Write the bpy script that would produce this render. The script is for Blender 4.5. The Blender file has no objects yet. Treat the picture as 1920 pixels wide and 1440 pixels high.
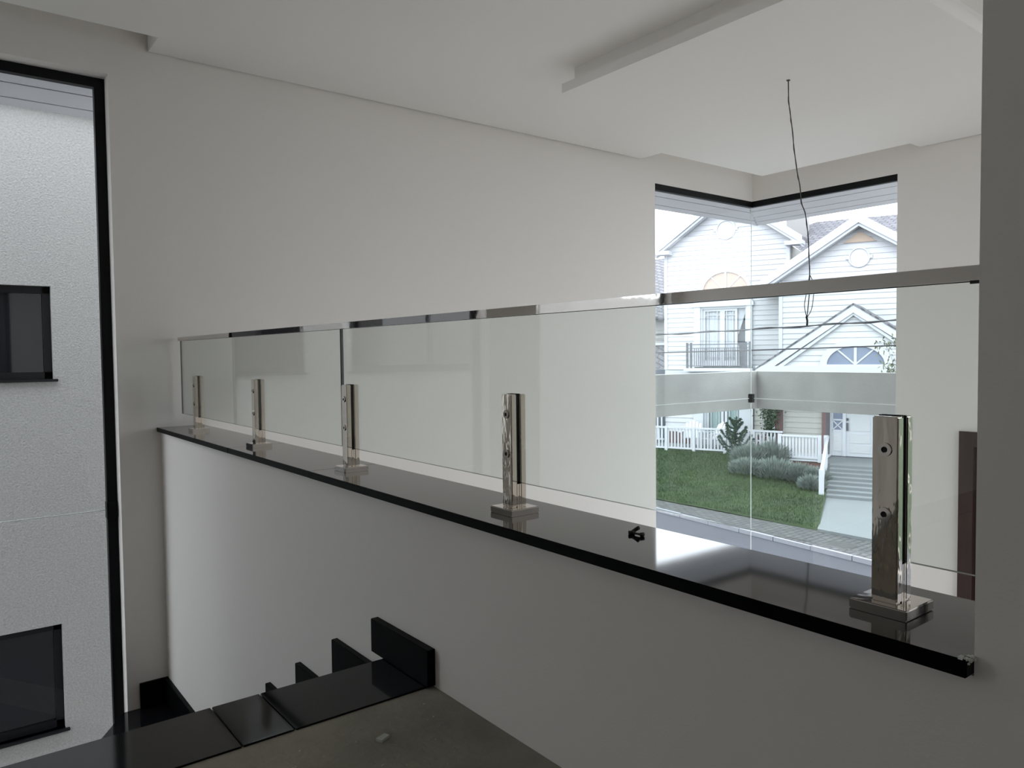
import bpy, bmesh, math, random
from mathutils import Vector, Matrix
random.seed(7)
sc = bpy.context.scene
C = sc.collection
PI = math.pi

# ------------------------------------------------------------------ camera
FWD = Vector((-0.78983067, 0.61204523, -0.03959982))
RGT = Vector((0.61283266, 0.79013642, -0.01098011))
UPV = Vector((-0.02456893, 0.03294049, 0.99915529))
cam = bpy.data.cameras.new('camera')
cam.sensor_width = 36.0
cam.lens = 1421.18 * 36.0 / 1920.0
cam.clip_start = 0.02
cam.clip_end = 300
camo = bpy.data.objects.new('camera', cam)
C.objects.link(camo)
camo.matrix_world = Matrix(((RGT.x, UPV.x, -FWD.x, 0), (RGT.y, UPV.y, -FWD.y, 0), (RGT.z, UPV.z, -FWD.z, 0), (0, 0, 0, 1)))
sc.camera = camo

# ------------------------------------------------------------------ world, exposure
SKY = 3.7
w = bpy.data.worlds.new('sky'); sc.world = w; w.use_nodes = True
bg = w.node_tree.nodes['Background']
bg.inputs[0].default_value = (0.865, 0.93, 1.0, 1)
bg.inputs[1].default_value = SKY
sc.view_settings.view_transform = 'Standard'
sc.view_settings.look = 'None'
sc.view_settings.gamma = 1.0
sc.view_settings.exposure = 0.52
sc.view_settings.use_curve_mapping = False
sc.cycles.use_denoising = True
sc.cycles.max_bounces = 14
sc.cycles.diffuse_bounces = 8
sc.cycles.glossy_bounces = 6
sc.cycles.transparent_max_bounces = 24
sc.cycles.sample_clamp_indirect = 6.0
sc.cycles.caustics_reflective = False


def portal(name, loc, direction, sx, sy):
    l = bpy.data.lights.new(name, 'AREA'); l.shape = 'RECTANGLE'; l.size = sx; l.size_y = sy
    l.cycles.is_portal = True
    o = bpy.data.objects.new(name, l); C.objects.link(o); o.location = loc
    o.rotation_euler = Vector(direction).to_track_quat('-Z', 'Z').to_euler()


# ------------------------------------------------------------------ materials
def nt(name):
    m = bpy.data.materials.new(name); m.use_nodes = True
    return m, m.node_tree, m.node_tree.nodes['Principled BSDF']


def mat(name, col, rough=0.6, metal=0.0, var=0.0, scale=8.0, bump=0.0, bscale=120.0, spec=0.5, col2=None, stretch=None, coat=0.0):
    m, t, b = nt(name)
    b.inputs['Base Color'].default_value = (*col, 1)
    b.inputs['Roughness'].default_value = rough
    b.inputs['Metallic'].default_value = metal
    b.inputs['Specular IOR Level'].default_value = spec
    b.inputs['Coat Weight'].default_value = coat
    tc = t.nodes.new('ShaderNodeTexCoord')
    mp = t.nodes.new('ShaderNodeMapping')
    t.links.new(tc.outputs['Object'], mp.inputs[0])
    if stretch: mp.inputs['Scale'].default_value = stretch
    if var or col2:
        n = t.nodes.new('ShaderNodeTexNoise'); n.inputs['Scale'].default_value = scale; n.inputs['Detail'].default_value = 6
        t.links.new(mp.outputs[0], n.inputs['Vector'])
        r = t.nodes.new('ShaderNodeValToRGB')
        r.color_ramp.elements[0].position = 0.3; r.color_ramp.elements[1].position = 0.7
        c2 = col2 or tuple(max(0, c * (1 - var)) for c in col)
        r.color_ramp.elements[0].color = (*c2, 1); r.color_ramp.elements[1].color = (*col, 1)
        t.links.new(n.outputs[0], r.inputs[0]); t.links.new(r.outputs[0], b.inputs['Base Color'])
    if bump:
        n = t.nodes.new('ShaderNodeTexNoise'); n.inputs['Scale'].default_value = bscale; n.inputs['Detail'].default_value = 4
        t.links.new(mp.outputs[0], n.inputs['Vector'])
        bp = t.nodes.new('ShaderNodeBump'); bp.inputs['Strength'].default_value = bump; bp.inputs['Distance'].default_value = 0.01
        t.links.new(n.outputs[0], bp.inputs['Height']); t.links.new(bp.outputs[0], b.inputs['Normal'])
    return m


def glass(name, tint=(0.93, 0.96, 0.945), ior=1.5, dirt=0.0):
    m = bpy.data.materials.new(name); m.use_nodes = True; t = m.node_tree; t.nodes.clear()
    out = t.nodes.new('ShaderNodeOutputMaterial')
    tr = t.nodes.new('ShaderNodeBsdfTransparent'); tr.inputs[0].default_value = (*tint, 1)
    gl = t.nodes.new('ShaderNodeBsdfGlossy'); gl.inputs['Roughness'].default_value = 0.0
    g = t.nodes.new('ShaderNodeNewGeometry')
    ma = t.nodes.new('ShaderNodeMapRange')
    ma.inputs['To Min'].default_value = ior; ma.inputs['To Max'].default_value = 1 / ior
    t.links.new(g.outputs['Backfacing'], ma.inputs['Value'])
    fr = t.nodes.new('ShaderNodeFresnel'); t.links.new(ma.outputs[0], fr.inputs['IOR'])
    mx = t.nodes.new('ShaderNodeMixShader')
    t.links.new(fr.outputs[0], mx.inputs[0]); t.links.new(tr.outputs[0], mx.inputs[1]); t.links.new(gl.outputs[0], mx.inputs[2])
    t.links.new(mx.outputs[0], out.inputs[0])
    return m


def brick_mat(name, c1, c2, mortar, sx, sy, rough=0.8, rot=None, msize=0.02, bump=0.4, coord='Object'):
    m, t, b = nt(name)
    tc = t.nodes.new('ShaderNodeTexCoord'); mp = t.nodes.new('ShaderNodeMapping')
    if rot: mp.inputs['Rotation'].default_value = rot
    t.links.new(tc.outputs[coord], mp.inputs[0])
    br = t.nodes.new('ShaderNodeTexBrick'); br.inputs['Scale'].default_value = 1.0
    br.inputs['Brick Width'].default_value = sx; br.inputs['Row Height'].default_value = sy; br.inputs['Mortar Size'].default_value = msize
    br.inputs['Color1'].default_value = (*c1, 1); br.inputs['Color2'].default_value = (*c2, 1); br.inputs['Mortar'].default_value = (*mortar, 1)
    t.links.new(mp.outputs[0], br.inputs['Vector']); t.links.new(br.outputs[0], b.inputs['Base Color'])
    b.inputs['Roughness'].default_value = rough
    bp = t.nodes.new('ShaderNodeBump'); bp.inputs['Strength'].default_value = bump; bp.inputs['Distance'].default_value = 0.01; bp.invert = True
    t.links.new(br.outputs['Fac'], bp.inputs['Height']); t.links.new(bp.outputs[0], b.inputs['Normal'])
    return m


def granite(name, rough, dust, spec=0.6):
    m, t, b = nt(name)
    tc = t.nodes.new('ShaderNodeTexCoord')
    v = t.nodes.new('ShaderNodeTexVoronoi'); v.inputs['Scale'].default_value = 160
    t.links.new(tc.outputs['Object'], v.inputs['Vector'])
    r = t.nodes.new('ShaderNodeValToRGB')
    r.color_ramp.elements[0].position = 0.0; r.color_ramp.elements[0].color = (0.028, 0.028, 0.032, 1)
    r.color_ramp.elements[1].position = 0.25; r.color_ramp.elements[1].color = (0.006, 0.006, 0.007, 1)
    t.links.new(v.outputs[0], r.inputs[0])
    n = t.nodes.new('ShaderNodeTexNoise'); n.inputs['Scale'].default_value = 5; n.inputs['Detail'].default_value = 8
    t.links.new(tc.outputs['Object'], n.inputs['Vector'])
    rr = t.nodes.new('ShaderNodeMapRange'); rr.inputs['From Min'].default_value = 0.42; rr.inputs['From Max'].default_value = 0.72
    rr.inputs['To Max'].default_value = dust
    t.links.new(n.outputs[0], rr.inputs['Value'])
    mx = t.nodes.new('ShaderNodeMix'); mx.data_type = 'RGBA'
    t.links.new(rr.outputs[0], mx.inputs['Factor']); t.links.new(r.outputs[0], mx.inputs[6]); mx.inputs[7].default_value = (0.16, 0.14, 0.12, 1)
    t.links.new(mx.outputs[2], b.inputs['Base Color'])
    b.inputs['Roughness'].default_value = rough
    b.inputs['Specular IOR Level'].default_value = spec
    return m


M = dict(
    plaster=mat('off_white_plaster', (0.84, 0.805, 0.77), 0.85, bump=0.06, bscale=180),
    ceiling=mat('gypsum_paint', (0.89, 0.868, 0.84), 0.9, bump=0.03, bscale=150),
    ledge=granite('polished_black_granite', 0.055, 0.16),
    step=granite('black_granite_steps', 0.07, 0.02, 0.3),
    gside=mat('sawn_granite_edge', (0.005, 0.005, 0.006), 0.35, var=0.6, scale=25, spec=0.04),
    concrete=mat('raw_concrete', (0.33, 0.30, 0.24), 0.9, scale=3.5, col2=(0.19, 0.17, 0.14), bump=0.5, bscale=40),
    lowfloor=mat('pale_screed', (0.50, 0.48, 0.45), 0.8, var=0.15, scale=2, bump=0.2, bscale=40),
    spig=mat('polished_steel_tube', (0.70, 0.65, 0.59), 0.035, 1.0, bump=0.35, bscale=7, stretch=(2.5, 1.0, 0.7)),
    chrome=mat('polished_steel', (0.72, 0.69, 0.66), 0.03, 1.0, bump=0.05, bscale=6),
    rubber=mat('black_rubber', (0.012, 0.012, 0.013), 0.6),
    hexhole=mat('dark_socket', (0.01, 0.01, 0.01), 0.5, 0.5),
    frame=mat('black_aluminium', (0.004, 0.004, 0.005), 0.45, 0.0, spec=0.2),
    glass=glass('guard_glass', (0.955, 0.975, 0.962)),
    wglass=glass('window_glass', (0.97, 0.98, 0.98), 1.45),
    gedge=mat('glass_edge', (0.02, 0.035, 0.03), 0.2),
    gedge_l=mat('pale_glass_edge', (0.75, 0.80, 0.79), 0.3),
    browndoor=mat('dark_brown_wood', (0.045, 0.018, 0.014), 0.45, var=0.4, scale=3, stretch=(30, 30, 1.5), bump=0.1, bscale=20),
    doorleaf=mat('dark_grey_door_leaf', (0.035, 0.032, 0.038), 0.5, var=0.2, scale=5),
    soffit=mat('white_soffit_board', (0.60, 0.60, 0.64), 0.6),
    beam=mat('grey_render', (0.4264, 0.4264, 0.4182), 0.9, var=0.15, scale=4, bump=0.4, bscale=60),
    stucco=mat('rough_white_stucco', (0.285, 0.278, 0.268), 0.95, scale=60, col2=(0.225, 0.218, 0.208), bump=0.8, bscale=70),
    blackglass=mat('dark_tinted_glass', (0.006, 0.006, 0.008), 0.04),
    white=mat('white_trim_paint', (0.4536, 0.4704, 0.5040), 0.5),
    siding=mat('white_siding', (0.4536, 0.4620, 0.4830), 0.55, var=0.03, scale=3),
    cream=mat('cream_siding', (0.3444, 0.3444, 0.3198), 0.6, var=0.04, scale=3),
    greysiding=mat('grey_siding', (0.2624, 0.2542, 0.2542), 0.7),
    shingle=brick_mat('grey_roof_shingles', (0.1804, 0.1722, 0.1886), (0.1230, 0.1189, 0.1312), (0.0656, 0.0656, 0.0738), 0.30, 0.14, rough=0.95, bump=0.5),
    redband=mat('brown_brick_band', (0.0984, 0.0451, 0.0410), 0.8, var=0.3, scale=6),
    brick=brick_mat('red_brick_plinth', (0.1640, 0.0574, 0.0410), (0.1148, 0.0410, 0.0369), (0.1312, 0.1066, 0.0984), 0.22, 0.07, rot=(PI / 2, 0, -math.radians(21.15)), msize=0.01),
    mauve=mat('mauve_brown_pilaster', (0.1230, 0.0697, 0.0697), 0.7, var=0.1, scale=5),
    iron=mat('dark_grey_iron', (0.05, 0.055, 0.07), 0.5),
    curtain=mat('white_curtain', (0.4100, 0.4346, 0.4756), 0.9),
    gcurtain=mat('pale_green_curtain', (0.2296, 0.3034, 0.3034), 0.9),
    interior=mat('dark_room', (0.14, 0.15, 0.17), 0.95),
    peach=mat('peach_panel', (0.3772, 0.2952, 0.2378), 0.8),
    blueglass=mat('grey_blue_fanlight', (0.16, 0.19, 0.26), 0.15),
    grass=mat('lawn_soil', (0.0198, 0.0374, 0.0084), 0.95, scale=0.9, col2=(0.0114, 0.0259, 0.0061), bump=0.8, bscale=14),
    blade=mat('grass_blades', (0.0351, 0.0686, 0.0138), 0.8, scale=0.8, col2=(0.0167, 0.0396, 0.0114)),
    paving=brick_mat('small_grey_pavers', (0.0763, 0.0793, 0.0793), (0.0549, 0.0572, 0.0595), (0.0191, 0.0191, 0.0191), 0.24, 0.16, rough=0.9, rot=(0, 0, PI / 2), msize=0.016),
    kerb=mat('pale_kerb_stone', (0.2288, 0.2364, 0.2593), 0.8, var=0.1, scale=6),
    road=mat('blue_grey_asphalt', (0.0343, 0.0374, 0.0472), 0.7, var=0.18, scale=1.2, bump=0.4, bscale=50),
    pathm=mat('pale_grey_path', (0.1411, 0.1563, 0.1616), 0.85, var=0.06, scale=1.5),
    conifer=mat('dark_conifer', (0.0153, 0.0496, 0.0290), 0.8, var=0.4, scale=10),
    lavender=mat('grey_green_lavender', (0.210, 0.245, 0.225), 0.9, scale=7, col2=(0.085, 0.115, 0.098)),
    vine=mat('vine_leaves', (0.0343, 0.0724, 0.0343), 0.7, var=0.5, scale=9),
    sapl=mat('olive_leaves', (0.1312, 0.1476, 0.0902), 0.8, var=0.4, scale=9),
    bark=mat('brown_bark', (0.12, 0.09, 0.06), 0.9, var=0.3),
    wire=mat('grey_black_wire', (0.06, 0.05, 0.045), 0.5),
    iron2=mat('weathered_iron', (0.05, 0.05, 0.05), 0.7, var=0.3, scale=20),
    patio=mat('bounce_paving', (0.40, 0.39, 0.37), 0.85, var=0.08, scale=2),
    cable=mat('black_cable', (0.03, 0.03, 0.035), 0.6),
    rubble=mat('pale_rubble', (0.50, 0.50, 0.46), 0.9, var=0.1, scale=40, bump=0.3),
    caulk=mat('white_filler', (0.75, 0.74, 0.70), 0.9, bump=0.4, bscale=60),
)


# ------------------------------------------------------------------ builders
ORG = {}      # world origin of every root / parent


def org(o):
    return ORG.get(o.name, Vector((0, 0, 0))) if o else Vector((0, 0, 0))


def tag(o, label=None, cat=None, group=None, kind=None):
    if label: o['label'] = label
    if cat: o['category'] = cat
    if group: o['group'] = group
    if kind: o['kind'] = kind
    return o


def empty(name, loc, label=None, cat=None, group=None, kind=None):
    o = bpy.data.objects.new(name, None); C.objects.link(o); o.location = loc
    o.empty_display_size = 0.1
    ORG[o.name] = Vector(loc)
    return tag(o, label, cat, group, kind)


IDT = lambda x, y, z: (x, y, z)


class MB:
    def __init__(s, tf=IDT):
        s.v = []; s.f = []; s.mi = []; s.tf = tf; s.sm = []

    def add(s, vs, fs, mi=0, smooth=False):
        b = len(s.v)
        s.v += [Vector(s.tf(*p)) for p in vs]
        for k, f in enumerate(fs):
            s.f.append([b + i for i in f]); s.mi.append(mi[k] if isinstance(mi, (list, tuple)) else mi); s.sm.append(smooth)
        return s

    def box(s, x0, x1, y0, y1, z0, z1, mi=0):
        x0, x1 = sorted((x0, x1)); y0, y1 = sorted((y0, y1)); z0, z1 = sorted((z0, z1))
        v = [(x, y, z) for z in (z0, z1) for y in (y0, y1) for x in (x0, x1)]
        f = [(0, 2, 3, 1), (4, 5, 7, 6), (0, 1, 5, 4), (2, 6, 7, 3), (0, 4, 6, 2), (1, 3, 7, 5)]
        return s.add(v, f, mi)

    def bbox(s, x0, x1, y0, y1, z0, z1, b):
        """bevelled box (chamfer b on all edges)"""
        x0, x1 = sorted((x0, x1)); y0, y1 = sorted((y0, y1)); z0, z1 = sorted((z0, z1))
        bm = bmesh.new(); bmesh.ops.create_cube(bm, size=1)
        for q in bm.verts:
            q.co = Vector(((x0 + x1) / 2 + q.co.x * (x1 - x0), (y0 + y1) / 2 + q.co.y * (y1 - y0), (z0 + z1) / 2 + q.co.z * (z1 - z0)))
        bmesh.ops.bevel(bm, geom=bm.edges[:], offset=b, segments=2, affect='EDGES')
        bm.verts.index_update()
        s.add([tuple(q.co) for q in bm.verts], [[q.index for q in f.verts] for f in bm.faces])
        bm.free(); return s

    def prism(s, poly, a0, a1, axis='y', mi=0):
        """poly: list of 2-D points; axis: extrusion axis. for y: poly=(x,z); x: (y,z); z: (x,y)"""
        n = len(poly)
        if axis == 'y': V = [(p[0], a0, p[1]) for p in poly] + [(p[0], a1, p[1]) for p in poly]
        elif axis == 'x': V = [(a0, p[0], p[1]) for p in poly] + [(a1, p[0], p[1]) for p in poly]
        else: V = [(p[0], p[1], a0) for p in poly] + [(p[0], p[1], a1) for p in poly]
        F = [list(range(n)), list(range(2 * n - 1, n - 1, -1))] + [[i, i + n, (i + 1) % n + n, (i + 1) % n] for i in range(n)]
        return s.add(V, F, mi)

    def tube(s, pts, r, n=8, r2=None, cap=True):
        P = [Vector(p) for p in pts]; V = []; F = []
        m = len(P)
        prev = None
        for i, p in enumerate(P):
            d = (P[min(i + 1, m - 1)] - P[max(i - 1, 0)]).normalized()
            if prev is None:
                a = Vector((0, 0, 1)) if abs(d.z) < 0.9 else Vector((1, 0, 0))
                u = d.cross(a).normalized()
            else:
                u = (prev - d * prev.dot(d)).normalized()
            prev = u; v = d.cross(u)
            rr = r if r2 is None else r + (r2 - r) * i / (m - 1)
            for k in range(n):
                t = 2 * PI * k / n
                V.append(tuple(p + (u * math.cos(t) + v * math.sin(t)) * rr))
        for i in range(m - 1):
            for k in range(n):
                F.append((i * n + k, i * n + (k + 1) % n, (i + 1) * n + (k + 1) % n, (i + 1) * n + k))
        if cap:
            F.append(tuple(range(n - 1, -1, -1))); F.append(tuple((m - 1) * n + k for k in range(n)))
        return s.add(V, F, 0, True)

    def cyl(s, c, axis, r, h, n=20, r2=None):
        a = Vector(axis).normalized(); c = Vector(c)
        s.tube([c, c + a * h], r, n, r2)
        for i in range(-(n + 2), 0): s.sm[i] = False
        return s

    def ring(s, c, axis, r0, r1, h, n=28):
        a = Vector(axis).normalized(); u = a.orthogonal().normalized(); v = a.cross(u); c = Vector(c)
        V = []; F = []
        for k in range(n):
            t = 2 * PI * k / n; d = u * math.cos(t) + v * math.sin(t)
            V += [tuple(c + d * r0), tuple(c + d * r1), tuple(c + d * r1 + a * h), tuple(c + d * r0 + a * h)]
        for k in range(n):
            b = 4 * k; e = 4 * ((k + 1) % n)
            for i in range(4): F.append((b + i, b + (i + 1) % 4, e + (i + 1) % 4, e + i))
        return s.add(V, F)

    def build(s, name, mats, parent=None, label=None, cat=None, group=None, kind=None):
        if not isinstance(mats, (list, tuple)): mats = [mats]
        if parent is not None: o0 = org(parent)
        else:
            xs = [p.x for p in s.v]; ys = [p.y for p in s.v]; zs = [p.z for p in s.v]
            o0 = Vector(((min(xs) + max(xs)) / 2, (min(ys) + max(ys)) / 2, min(zs)))
        me = bpy.data.meshes.new(name)
        me.from_pydata([tuple(p - o0) for p in s.v], [], s.f)
        for m in mats: me.materials.append(m)
        me.polygons.foreach_set('material_index', s.mi)
        me.polygons.foreach_set('use_smooth', s.sm)
        me.update()
        bm = bmesh.new(); bm.from_mesh(me); bmesh.ops.recalc_face_normals(bm, faces=bm.faces[:]); bm.to_mesh(me); bm.free()
        o = bpy.data.objects.new(name, me); C.objects.link(o)
        if parent is not None: o.parent = parent
        else: o.location = o0
        ORG[o.name] = o0
        return tag(o, label, cat, group, kind)


def B(x0, x1, y0, y1, z0, z1, tf=IDT):
    return MB(tf).box(x0, x1, y0, y1, z0, z1)


def copy_part(src, parent, d=(0, 0, 0)):
    c = src.copy(); C.objects.link(c); c.parent = parent; c.location = src.location + Vector(d)
    ORG[c.name] = org(src) + Vector(d)
    for ch in list(src.children):
        g = ch.copy(); C.objects.link(g); g.parent = c
    return c


# ------------------------------------------------------------------ key dimensions (camera eye = origin)
W = -4.457        # inner face of the window wall
YM = 6.446        # inner face of the far wall
XR = 1.60         # far room right wall
CE = 1.64         # ceiling
ZF = -0.8525      # upper floor
ZL = -2.75        # lower floor
ZLA = -1.905      # stair landing
PX = -0.382       # end of the opening over the low wall
TW = 0.20

portal('window_portal', (W - 0.22, -0.1, -0.34), (1, 0, 0), 1.9, 3.7)
portal('corner_portal', (W - 0.08, 5.74, -0.6), (1, 0, 0), 1.5, 4.1)
portal('corner_portal', (-3.75, YM + 0.08, -0.6), (0, -1, 0), 1.5, 4.1)
portal('fill_window_portal', (XR + .17, 4.9, -0.6), (-1, 0, 0), 2.5, 4.1)
portal('hall_fill_portal', (2.35, -3.36, .6), (0, 1, 0), .75, 1.05)
portal('side_portal', (W - 0.22, -2.28, -0.34), (1, 0, 0), 1.6, 3.7)

# ------------------------------------------------------------------ room shell
wl = MB()
for y0, y1, z0, z1 in ((-3.4, -3.05, ZL, CE + .12), (-3.05, -1.5, ZL, -2.17), (-3.05, -1.5, 1.4845, CE + .12),
                       (-1.5, -1.02, ZL, CE + .12), (-1.02, 0.807, ZL, -2.17), (-1.02, 0.807, 1.4845, CE + .12),
                       (0.807, 5.04, ZL, CE + .12), (5.04, YM + TW, ZL, -2.60), (5.04, YM + TW, 1.463, CE + .12)):
    wl.box(W - TW, W, y0, y1, z0, z1)
wl.build('wall_left', M['plaster'], kind='structure')
wf = MB()
for x0, x1, z0, z1 in ((W, -3.055, ZL, -2.60), (W, -3.055, 1.463, CE + .12), (-3.055, -2.55, ZL, CE + .12),
                       (-2.55, -1.60, -0.646, CE + .12), (-1.60, XR, ZL, CE + .12)):
    wf.box(x0, x1, YM, YM + TW, z0, z1)
wf.build('wall_far', M['plaster'], kind='structure')
wr = MB()
for y0, y1, z0, z1 in ((1.215, 3.7, ZL, CE + .12), (3.7, 6.1, ZL, -2.6), (3.7, 6.1, 1.40, CE + .12), (6.1, YM + TW, ZL, CE + .12)):
    wr.box(XR, XR + TW, y0, y1, z0, z1)
wr.build('wall_right', M['plaster'], kind='structure')
B(PX, 3.2, 1.015, 1.215, ZL, CE + .12).build('wall_pillar', M['plaster'], kind='structure')
B(W, PX, 1.015, 1.215, ZL, -0.405).build('wall_low', M['plaster'], kind='structure')
B(3.2, 3.4, -3.4, 1.215, ZL, CE + .12).build('wall_back', M['plaster'], kind='structure')
ws = MB()
for x0, x1, z0, z1 in ((W, 2.0, ZL, CE + .12), (2.0, 2.7, ZL, .1), (2.0, 2.7, 1.1, CE + .12), (2.7, 3.2, ZL, CE + .12)):
    ws.box(x0, x1, -3.4, -3.2, z0, z1)
ws.build('wall_side', M['plaster'], kind='structure')
MB().box(-1.66, 3.2, -3.2, 1.015, ZF - .18, ZF - .004).build('floor', M['concrete'], kind='structure')
B(W - TW, XR + TW, -3.4, YM + TW, ZL - .15, ZL).build('floor_lower', M['lowfloor'], kind='structure')
c = MB()
c.box(-4.221, 3.2, -3.2, 6.262, CE, CE + .119)
c.box(W + .009, -4.221, 1.003, 4.855, CE, CE + .119)
c.box(-2.872, XR, 6.262, YM - .009, CE, CE + .119)
c.box(W - TW, 3.4, -3.4, YM + TW, CE + .12, CE + .20)
c.build('ceiling', M['ceiling'], kind='structure')

# hung ceiling slab with a set-back core
sl = empty('ceiling_slab', (-2.42, 3.835, 1.50), 'square white gypsum slab hung just below the ceiling', 'ceiling panel')
MB().box(-3.32, -1.52, 2.96, 4.71, 1.50, 1.553).build('slab', M['ceiling'], sl)
B(-3.265, -1.575, 3.01, 4.66, 1.553, CE).build('core', M['ceiling'], sl)

# ------------------------------------------------------------------ black granite on the low wall, in butted slabs
lg = empty('granite_ledge', (-2.4, 1.12, -0.405), 'polished black granite ledge capping the low wall under the glass railing', 'ledge')
xs = [W, -3.235, -2.385, PX]
for i in range(3):
    a, b = xs[i] + (0.0004 if i else 0), xs[i + 1] - 0.0004
    dz = 0
    sb = MB().bbox(a, b, 0.993 + (0, .001, 0)[i], 1.243, -0.403, -0.380 + dz, 0.0015)
    ytop = -0.3805
    sb.mi = [0 if min(sb.v[q].z for q in f) > ytop else 1 for f in sb.f]
    sb.build('granite_slab', [M['ledge'], M['gside']], lg)
# chipped filler where the ledge meets the pillar
f = MB()
random.seed(3)
for k in range(26):
    x = PX + 0.000 + random.uniform(-.012, .002); y = 0.998 + random.uniform(-.002, .014); z = -0.382 + random.uniform(-.004, .003)
    r = random.uniform(.001, .0028)
    f.box(x - r, x + r, y - r, y + r, z - r * .7, z + r * .7)
f.build('filler', M['caulk'], lg, kind='stuff')

# ------------------------------------------------------------------ staircase
st = empty('staircase', (-2.9, 0.4, ZL), 'black granite staircase going down beside the low wall', 'stairs')
RUN, RISE = 0.300, 0.1754
YS = -0.30
# nosing strip on the floor edge, in pieces
for y0, y1 in ((-3.2, -1.2), (-1.2, .524), (.526, .6435), (.6455, 1.012)):
    MB().bbox(-1.890, -1.655, y0 + .0007, y1 - .0007, ZF - .022, ZF, 0.0015).build('nosing_slab', M['step'], st)
for k in range(1, 6):
    z = ZF - RISE * k; x1 = -1.885 - RUN * (k - 1); x0 = x1 - RUN
    MB().bbox(x0 - .01, x1 + .02, YS, 1.012, z - .02, z, .0015).build('tread', M['step'], st)
for k in range(0, 6):
    z = ZF - RISE * k; x1 = -1.868 - RUN * k
    MB().box(x1 - .0, x1 + .018, YS, 1.012, z - RISE, z - .021).build('riser', M['step'], st)
poly = [(-1.85, ZF - .2)] + [p for k in range(6) for p in ((-1.85 - RUN * k, ZF - RISE * k - .023 - (0 if k else 0)), (-1.85 - RUN * k, ZF - RISE * (k + 1) - .023))] + [(-3.36, ZL), (-1.85, ZL)]
MB().prism(poly[1:], YS + .01, 1.0, 'y').build('stair_body', M['concrete'], st)
MB().prism([(W + .001, .785), (-3.37, .12), (-3.37, 1.012), (W + .001, 1.012)], ZLA - .02, ZLA, 'z').build('landing', M['step'], st)
MB().prism([(W + .001, .78), (-3.37, .115), (-3.37, -.30), (W + .001, -.30)], ZLA - RISE - .02, ZLA - RISE, 'z').build('winder_tread', M['step'], st)
MB().prism([(W + .001, .77), (-3.38, .125), (-3.38, 1.0), (W + .001, 1.0)], ZL, ZLA - .021, 'z').build('landing_body', M['concrete'], st)
MB().prism([(W + .001, .765), (-3.38, .12), (-3.38, -.29), (W + .001, -.29)], ZL, ZLA - RISE - .021, 'z').build('landing_body', M['concrete'], st)
for k in range(2, 5):
    z = ZLA - RISE * k; y1 = -.30 - RUN * (k - 2)
    MB().box(W + .001, -3.37, y1 - RUN, y1, z - .02, z).build('tread', M['step'], st)
    MB().box(W + .001, -3.38, y1 - RUN, y1 + .0, ZL, z - .021).build('stair_body', M['concrete'], st)
# skirting boards on the low wall, one per step
tops = [(-1.9555, -1.644, ZF, -0.7555), (-2.236, -1.89, ZF - RISE, -0.900), (-2.545, -2.19, ZF - 2 * RISE, -1.0755),
        (-2.85, -2.49, ZF - 3 * RISE, -1.252), (-3.15, -2.79, ZF - 4 * RISE, -1.428), (-3.40, -3.09, ZF - 5 * RISE, -1.60),
        (-4.435, -3.39, ZLA, -1.770)]
for i, (a, b, z0, z1) in enumerate(tops):
    MB().bbox(a, b, 0.994 - .003 * (i == 0), 1.0148, z0 + .001, z1, .0015).build('skirting_board', M['gside'], st)
MB().bbox(W + .0005, W + .02, 0.868, 1.013, ZLA + .001, -1.766, .0015).build('skirting_board', M['gside'], st)

# ------------------------------------------------------------------ glass railing
rl = empty('glass_railing', (-2.4, 1.112, -0.38), 'frameless glass railing with polished steel spigots and top rail on the black ledge', 'railing')


def glass_panel(x0, x1, z0, z1, y, parent):
    m = MB()
    V = [(x, yy, z) for z in (z0, z1) for yy in (y - .004, y + .004) for x in (x0, x1)]
    m.add(V, [(0, 2, 3, 1), (4, 5, 7, 6), (0, 1, 5, 4), (2, 6, 7, 3), (0, 4, 6, 2), (1, 3, 7, 5)], [1, 1, 0, 0, 1, 1])
    return m.build('glass_panel', [M['glass'], M['gedge']], parent)


glass_panel(-4.385, -2.372, -0.306, 0.098, 1.112, rl)
glass_panel(-2.364, -0.400, -0.306, 0.098, 1.112, rl)
r = MB()
r.box(-4.40, PX, 1.100, 1.124, 0.108, 0.1105)
r.box(-4.40, PX, 1.100, 1.1035, 0.090, 0.108)
r.box(-4.40, PX, 1.1205, 1.124, 0.090, 0.108)
r.build('handrail', M['chrome'], rl)
# small tape patch where the rail ends on the pillar
MB().box(-0.425, -0.392, 1.099, 1.1, 0.086, 0.0905).build('rail_clip', M['rubber'], rl)

SX = [-0.531, -1.430, -2.312, -3.190, -4.080]


def spigot(x):
    y0, y1, z0, zt = 1.090, 1.134, -0.365, -0.0955
    m = MB()
    m.bbox(x - .019, x + .019, y0, 1.1065, z0, zt, .002)
    m.bbox(x - .019, x + .019, 1.1175, y1, z0, zt, .002)
    m.box(x - .0185, x + .0185, 1.1065, 1.1105, z0, -0.310)
    m.box(x - .0185, x + .0185, 1.1135, 1.1175, z0, -0.310)
    m.box(x - .0175, x + .0175, 1.1105, 1.1135, z0, -0.310)
    p = m.build('spigot', M['spig'], rl)
    MB().bbox(x - .042, x + .042, 1.070, 1.154, -0.380, -0.365, .0018).build('base_plate', M['chrome'], p)
    MB().box(x - .0175, x + .0175, 1.1068, 1.1079, -0.309, zt + .001).box(x - .0175, x + .0175, 1.1161, 1.1172, -0.309, zt + .001).build('gasket', M['rubber'], p)
    for z in (-0.1435, -0.2375):
        MB().ring((x, y0 - .0002, z), (0, -1, 0), .0045, .0098, .0022).build('bolt', M['chrome'], p)
        MB().cyl((x, y0 - .0001, z), (0, -1, 0), .0046, .0006, 6).build('bolt_socket', M['hexhole'], p)
    return p


for x in SX: spigot(x)

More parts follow.
